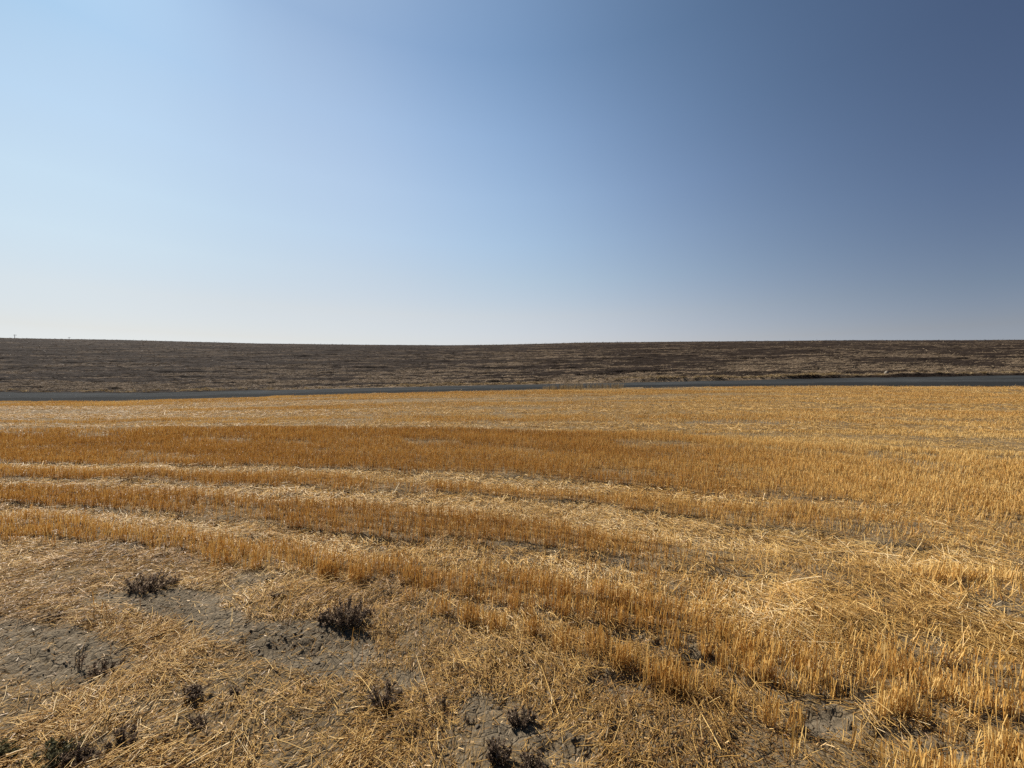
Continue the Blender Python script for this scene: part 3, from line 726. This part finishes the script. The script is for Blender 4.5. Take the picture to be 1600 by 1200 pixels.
weed(160, 1050, 92, 24, 'wide sprawling dark dead weed flat on the soil right of the thin upright weed', 54, 44, flat=.25, seed=12, leafsize=.0058, tint=.42)
weed(298, 1094, 46, 24, 'dark lumpy dead weed lying slantwise in straw left of two small tufts', 20, 50, flat=.3, seed=13, leafsize=.0058, tint=.42, skew=.5)
weed(368, 1084, 26, 17, 'tiny black dead weed tuft alone in the straw below the rough soil', 9, 42, seed=14, leafsize=.0055, tint=.36)
weed(304, 1134, 40, 20, 'grey brown matted dead weed below the dark lumpy slanting one', 16, 44, flat=.3, seed=15, leafsize=.0052, tint=.5)
weed(190, 1170, 52, 34, 'dark dead weed with one short spike in the lower left straw', 18, 44, seed=16, leafsize=.0052, tint=.35)
weed(125, 1196, 60, 40, 'dark blackish dead weed at the bottom left beside the grey green plant', 22, 46, seed=17, leafsize=.0052, tint=.36)
weed(80, 970, 26, 18, 'small brown dead weed at the upper end of the tyre marked soil', 10, 36, seed=18, leafsize=.0065, tint=.55)
weed(662, 1106, 16, 22, 'pair of thin dark spikes right of the triangular weed', 3, 30, seed=19, leafsize=.005, tint=.36)
weed(692, 1112, 14, 20, 'single short black weed spike between the triangular and rounded weeds', 3, 34, seed=20, leafsize=.005, tint=.3)
weed(733, 1136, 12, 18, 'tiny black weed tuft left of the rounded brown weed', 3, 30, seed=21, leafsize=.005, tint=.36)
weed(420, 908, 10, 8, 'tiny dark weed scrap near the foot of the stubble edge', 3, 26, seed=22, leafsize=.007, tint=.42)
weed(85, 1192, 90, 40, 'grey green living weed with fine leaves in the bottom left corner', 34, 44, seed=23, mat=M_GREEN, leafsize=.0062, name='green_weed', group=None, tint=.5) 
weed(8, 1176, 50, 34, 'small olive green weed cut by the left edge of the photograph', 22, 40, seed=24, mat=M_GREEN, leafsize=.0062, name='green_weed', group=None, tint=.5)

# a pale broken stick and a dark twig
def stick(name, a, b, rad, mat_tint, label, mat, lift=.02):
    (x0, y0), (x1, y1) = photo_to_ground(*a), photo_to_ground(*b)
    P = np.array([[x0, y0, 0], [(x0 + x1) / 2, (y0 + y1) / 2, 0], [x1, y1, 0]]); P[:, 2] = ground_at(P[:, 0], P[:, 1]) + lift; P[1, 2] += .004
    c = P.mean(0); h = Heap(); h.add((P - c)[None], np.array([[rad, rad * .95, rad * .8]]), 6, np.array([mat_tint]))
    o = h.build(name, mat); o.location = c; tag(o, label, 'stick'); return o
stick('pale_stick', (10, 1194), (42, 1189), .0036, 1.0, 'short bleached white stalk lying in the bottom left corner', M_LOOSE, .05)
stick('dark_twig', (855, 1106), (876, 1099), .004, .2, 'short dark twig on the straw right of the rounded brown weed', M_TWIG, .025)

# ------------------------------------------------------------------ stones and poles
def stone(px, w, h, label, seed, Y, zf):
    r = np.random.default_rng(seed); X = (px - CX) / F * Y
    bm_v = []
    nu, nv = 14, 9
    V = []
    for j in range(nv):
        ph = math.pi * j / (nv - 1)
        for i in range(nu):
            th = 2 * math.pi * i / nu
            V.append((math.cos(th) * math.sin(ph), math.sin(th) * math.sin(ph), math.cos(ph)))
    V = np.array(V); k = .75 + .5 * fbm(V[:, 0] * 1.7 + seed, V[:, 1] * 1.7 + V[:, 2] * 1.3, seed, 3)
    V = V * k[:, None] * np.array([w / 2, w * .38, h * .6])
    V[:, 2] = np.maximum(V[:, 2], -h * .3)
    Q = [[j * nu + i, (j + 1) * nu + i, (j + 1) * nu + (i + 1) % nu, j * nu + (i + 1) % nu] for j in range(nv - 1) for i in range(nu)]
    o = build_mesh('stone', V, np.array(Q), None, None, True, mat=M_STONE); o.location = (X, Y, zf(np.array([X]), np.array([Y]))[0] + h * .25)
    tag(o, label, 'stone'); return o
M_STONE = plain_mat('pale_stone', (.17, .145, .115), .9, .25, 9)
stone(481, .36, .18, 'pale grey stone by the road at the left end of the dry verge grass', 3, Y_FAR + .1, lambda a, b: hill_at(a, b + .3)[0] - .2)
stone(793, .9, .16, 'low wide buff stone at the roadside near the middle of the road', 5, Y_FAR + .05, lambda a, b: hill_at(a, b + .3)[0] - .25)
stone(1385, .34, .42, 'small upright pale stone on the hill bank above the right part of the road', 8, Y_FAR + 1.2, lambda a, b: hill_at(a, b)[0] - .05)

M_POLE = plain_mat('weathered_pole', (.16, .14, .12), .9, .2, 5)
def cyl(P0, P1, r0, r1, n=10):
    P0, P1 = np.array(P0, float), np.array(P1, float); d = P1 - P0; d /= np.linalg.norm(d)
    ref = np.array([0, 1., 0]) if abs(d[2]) > .7 else np.array([0, 0, 1.]); a = np.cross(d, ref); a /= np.linalg.norm(a); b = np.cross(d, a)
    th = np.arange(n) * 2 * np.pi / n
    ring = np.cos(th)[:, None] * a + np.sin(th)[:, None] * b
    V = np.concatenate([P0 + ring * r0, P1 + ring * r1, [P0], [P1]])
    Q = [[i, (i + 1) % n, n + (i + 1) % n, n + i] for i in range(n)]
    T = [[2 * n, (i + 1) % n, i] for i in range(n)] + [[2 * n + 1, n + i, n + (i + 1) % n] for i in range(n)]
    return V, np.array(Q), np.array(T)
def pole(px, ytop, Y, label):
    X = (px - CX) / F * Y; zt = -(ytop - HY) / F * Y; zb = float(hill_at(np.array([X]), np.array([Y]))[0][0]) - .3
    root = bpy.data.objects.new('utility_pole', None); COL.objects.link(root); root.location = (X, Y, zb)
    tag(root, label, 'utility pole', None, 'utility poles beyond the skyline')
    H = zt - zb
    V, Q, T = cyl((0, 0, 0), (0, 0, H), .17, .12); build_mesh('post', V, Q, T, parent=root, mat=M_POLE)
    V, Q, T = cyl((-1.1, .16, H - .45), (1.1, .16, H - .45), .07, .07); build_mesh('crossarm', V, Q, T, parent=root, mat=M_POLE)
    for x in (-.95, -.4, .4, .95):
        V, Q, T = cyl((x, .16, H - .38), (x, .16, H - .2), .05, .04); build_mesh('insulator', V, Q, T, parent=root, mat=M_POLE)
pole(23, 522.6, 250, 'taller utility pole with a crossarm peeping over the skyline at far left')
pole(108, 526.6, 300, 'tip of a more distant utility pole, barely above the skyline right of the taller pole')

# ------------------------------------------------------------------ sky, sun, camera
SUN_AZ, SUN_EL = -52.0, 45.0
w = bpy.data.worlds.new("World"); scene.world = w; w.use_nodes = True
nt = w.node_tree; L = nt.links; bg = nt.nodes['Background']; bg.inputs[1].default_value = .0575
sky = nd(nt, 'ShaderNodeTexSky', sky_type='NISHITA', sun_disc=False, sun_elevation=math.radians(SUN_EL), sun_rotation=math.radians(SUN_AZ), altitude=400, air_density=1, dust_density=1.5, ozone_density=1)
AZ = [-53, -36, -18, -2, 6, 12, 22, 36, 53]; EL = [2, 5, 9, 14, 19, 25, 32, 40]
TAB = [[(0.701, 0.787, 1.042), (0.734, 0.817, 1.069), (0.919, 0.997, 1.285), (1.105, 1.138, 1.439), (1.174, 1.192, 1.51), (1.2, 1.214, 1.55), (1.171, 1.171, 1.505), (0.991, 0.991, 1.282), (0.73, 0.72, 0.933)],
       [(0.795, 0.765, 0.793), (0.859, 0.803, 0.814), (1.046, 0.94, 0.937), (1.242, 1.073, 1.062), (1.309, 1.112, 1.1), (1.335, 1.121, 1.109), (1.289, 1.076, 1.078), (1.089, 0.916, 0.932), (0.71, 0.627, 0.685)],
       [(0.896, 0.872, 0.82), (0.959, 0.888, 0.812), (1.226, 1.052, 0.915), (1.44, 1.198, 1.031), (1.499, 1.235, 1.069), (1.51, 1.238, 1.079), (1.41, 1.165, 1.045), (1.079, 0.937, 0.893), (0.632, 0.603, 0.649)],
       [(0.911, 0.977, 0.913), (0.98, 1.004, 0.917), (1.285, 1.175, 1.015), (1.469, 1.339, 1.142), (1.514, 1.375, 1.179), (1.498, 1.358, 1.18), (1.369, 1.248, 1.128), (1.021, 0.959, 0.931), (0.607, 0.589, 0.651)],
       [(0.826, 0.963, 0.941), (0.922, 1.032, 0.986), (1.287, 1.29, 1.159), (1.477, 1.461, 1.299), (1.511, 1.475, 1.311), (1.484, 1.431, 1.289), (1.338, 1.274, 1.197), (0.988, 0.964, 0.958), (0.589, 0.591, 0.671)],
       [(0.607, 0.806, 0.898), (0.77, 0.944, 0.992), (1.247, 1.321, 1.239), (1.449, 1.5, 1.383), (1.472, 1.498, 1.385), (1.431, 1.436, 1.347), (1.244, 1.242, 1.217), (0.911, 0.93, 0.957), (0.584, 0.589, 0.653)],
       [(0.338, 0.545, 0.72), (0.536, 0.746, 0.903), (1.057, 1.233, 1.256), (1.274, 1.42, 1.388), (1.285, 1.391, 1.359), (1.237, 1.316, 1.294), (1.078, 1.148, 1.15), (0.808, 0.867, 0.9), (0.582, 0.591, 0.657)],
       [(0.227, 0.387, 0.561), (0.332, 0.522, 0.74), (0.77, 1.005, 1.14), (0.97, 1.193, 1.253), (0.984, 1.168, 1.206), (0.965, 1.118, 1.146), (0.885, 1.011, 1.034), (0.748, 0.824, 0.866), (0.65, 0.661, 0.722)] ]
tc = nd(nt, 'ShaderNodeTexCoord'); sp = nd(nt, 'ShaderNodeSeparateXYZ'); L.new(tc.outputs['Generated'], sp.inputs[0])
az = nd(nt, 'ShaderNodeMath', operation='ARCTAN2'); L.new(sp.outputs['X'], az.inputs[0]); L.new(sp.outputs['Y'], az.inputs[1])
mr = nd(nt, 'ShaderNodeMapRange'); mr.inputs[1].default_value = math.radians(-70); mr.inputs[2].default_value = math.radians(70); L.new(az.outputs[0], mr.inputs[0])
el = nd(nt, 'ShaderNodeMath', operation='ARCSINE'); L.new(sp.outputs['Z'], el.inputs[0])
def row_stops(row):                         # the measured directions, smoothed into an even set of stops
    aa = np.linspace(-70, 70, 29); fine = np.linspace(-90, 90, 361); out = []
    r = np.array(row); w_ = np.exp(-(np.arange(-30, 31) * .5 / 6.5) ** 2); w_ /= w_.sum()
    cols = [np.convolve(np.pad(np.interp(fine, AZ, r[:, j]), 30, 'edge'), w_, 'valid') for j in range(3)]
    return [((a + 70) / 140, tuple(float(np.interp(a, fine, c)) for c in cols)) for a in aa]
prev = None
for k, e in enumerate(EL):
    cr = ramp(nt, row_stops(TAB[k])); L.new(mr.outputs[0], cr.inputs[0])
    if prev is None: prev = cr.outputs[0]; continue
    m2 = nd(nt, 'ShaderNodeMapRange', interpolation_type='LINEAR'); m2.inputs[1].default_value = math.radians(EL[k - 1]); m2.inputs[2].default_value = math.radians(e); L.new(el.outputs[0], m2.inputs[0])
    mx = nd(nt, 'ShaderNodeMix', data_type='RGBA'); L.new(m2.outputs[0], mx.inputs[0]); L.new(prev, mx.inputs[6]); L.new(cr.outputs[0], mx.inputs[7]); prev = mx.outputs[2]
mu = nd(nt, 'ShaderNodeMix', data_type='RGBA', blend_type='MULTIPLY'); mu.inputs[0].default_value = 1
L.new(sky.outputs[0], mu.inputs[6]); L.new(prev, mu.inputs[7]); L.new(mu.outputs[2], bg.inputs[0])

sun = bpy.data.lights.new('sun', 'SUN'); sun.energy = 5.0; sun.angle = math.radians(.5); sun.color = (1, .95, .87)
so = bpy.data.objects.new('sun', sun); COL.objects.link(so)
A, E_ = math.radians(SUN_AZ), math.radians(SUN_EL)
from mathutils import Vector
sd = Vector((math.sin(A) * math.cos(E_), math.cos(A) * math.cos(E_), math.sin(E_)))
so.rotation_euler = sd.to_track_quat('Z', 'Y').to_euler(); so.location = sd * 50

cam = bpy.data.cameras.new('camera'); co = bpy.data.objects.new('camera', cam); COL.objects.link(co); scene.camera = co
co.location = (0, 0, 0); co.rotation_euler = (math.pi / 2, 0, 0)
cam.sensor_fit = 'HORIZONTAL'; cam.sensor_width = 36.0; cam.lens = 36.0 * F / 1600
cam.shift_y = -(600 - HY) / 1600; cam.clip_start = .05; cam.clip_end = 9000

vs = scene.view_settings; vs.view_transform = 'Standard'; vs.look = 'None'; vs.exposure = .8; vs.gamma = 1
scene.cycles.max_bounces = 6; scene.cycles.diffuse_bounces = 4; scene.cycles.transmission_bounces = 5; scene.cycles.use_denoising = False
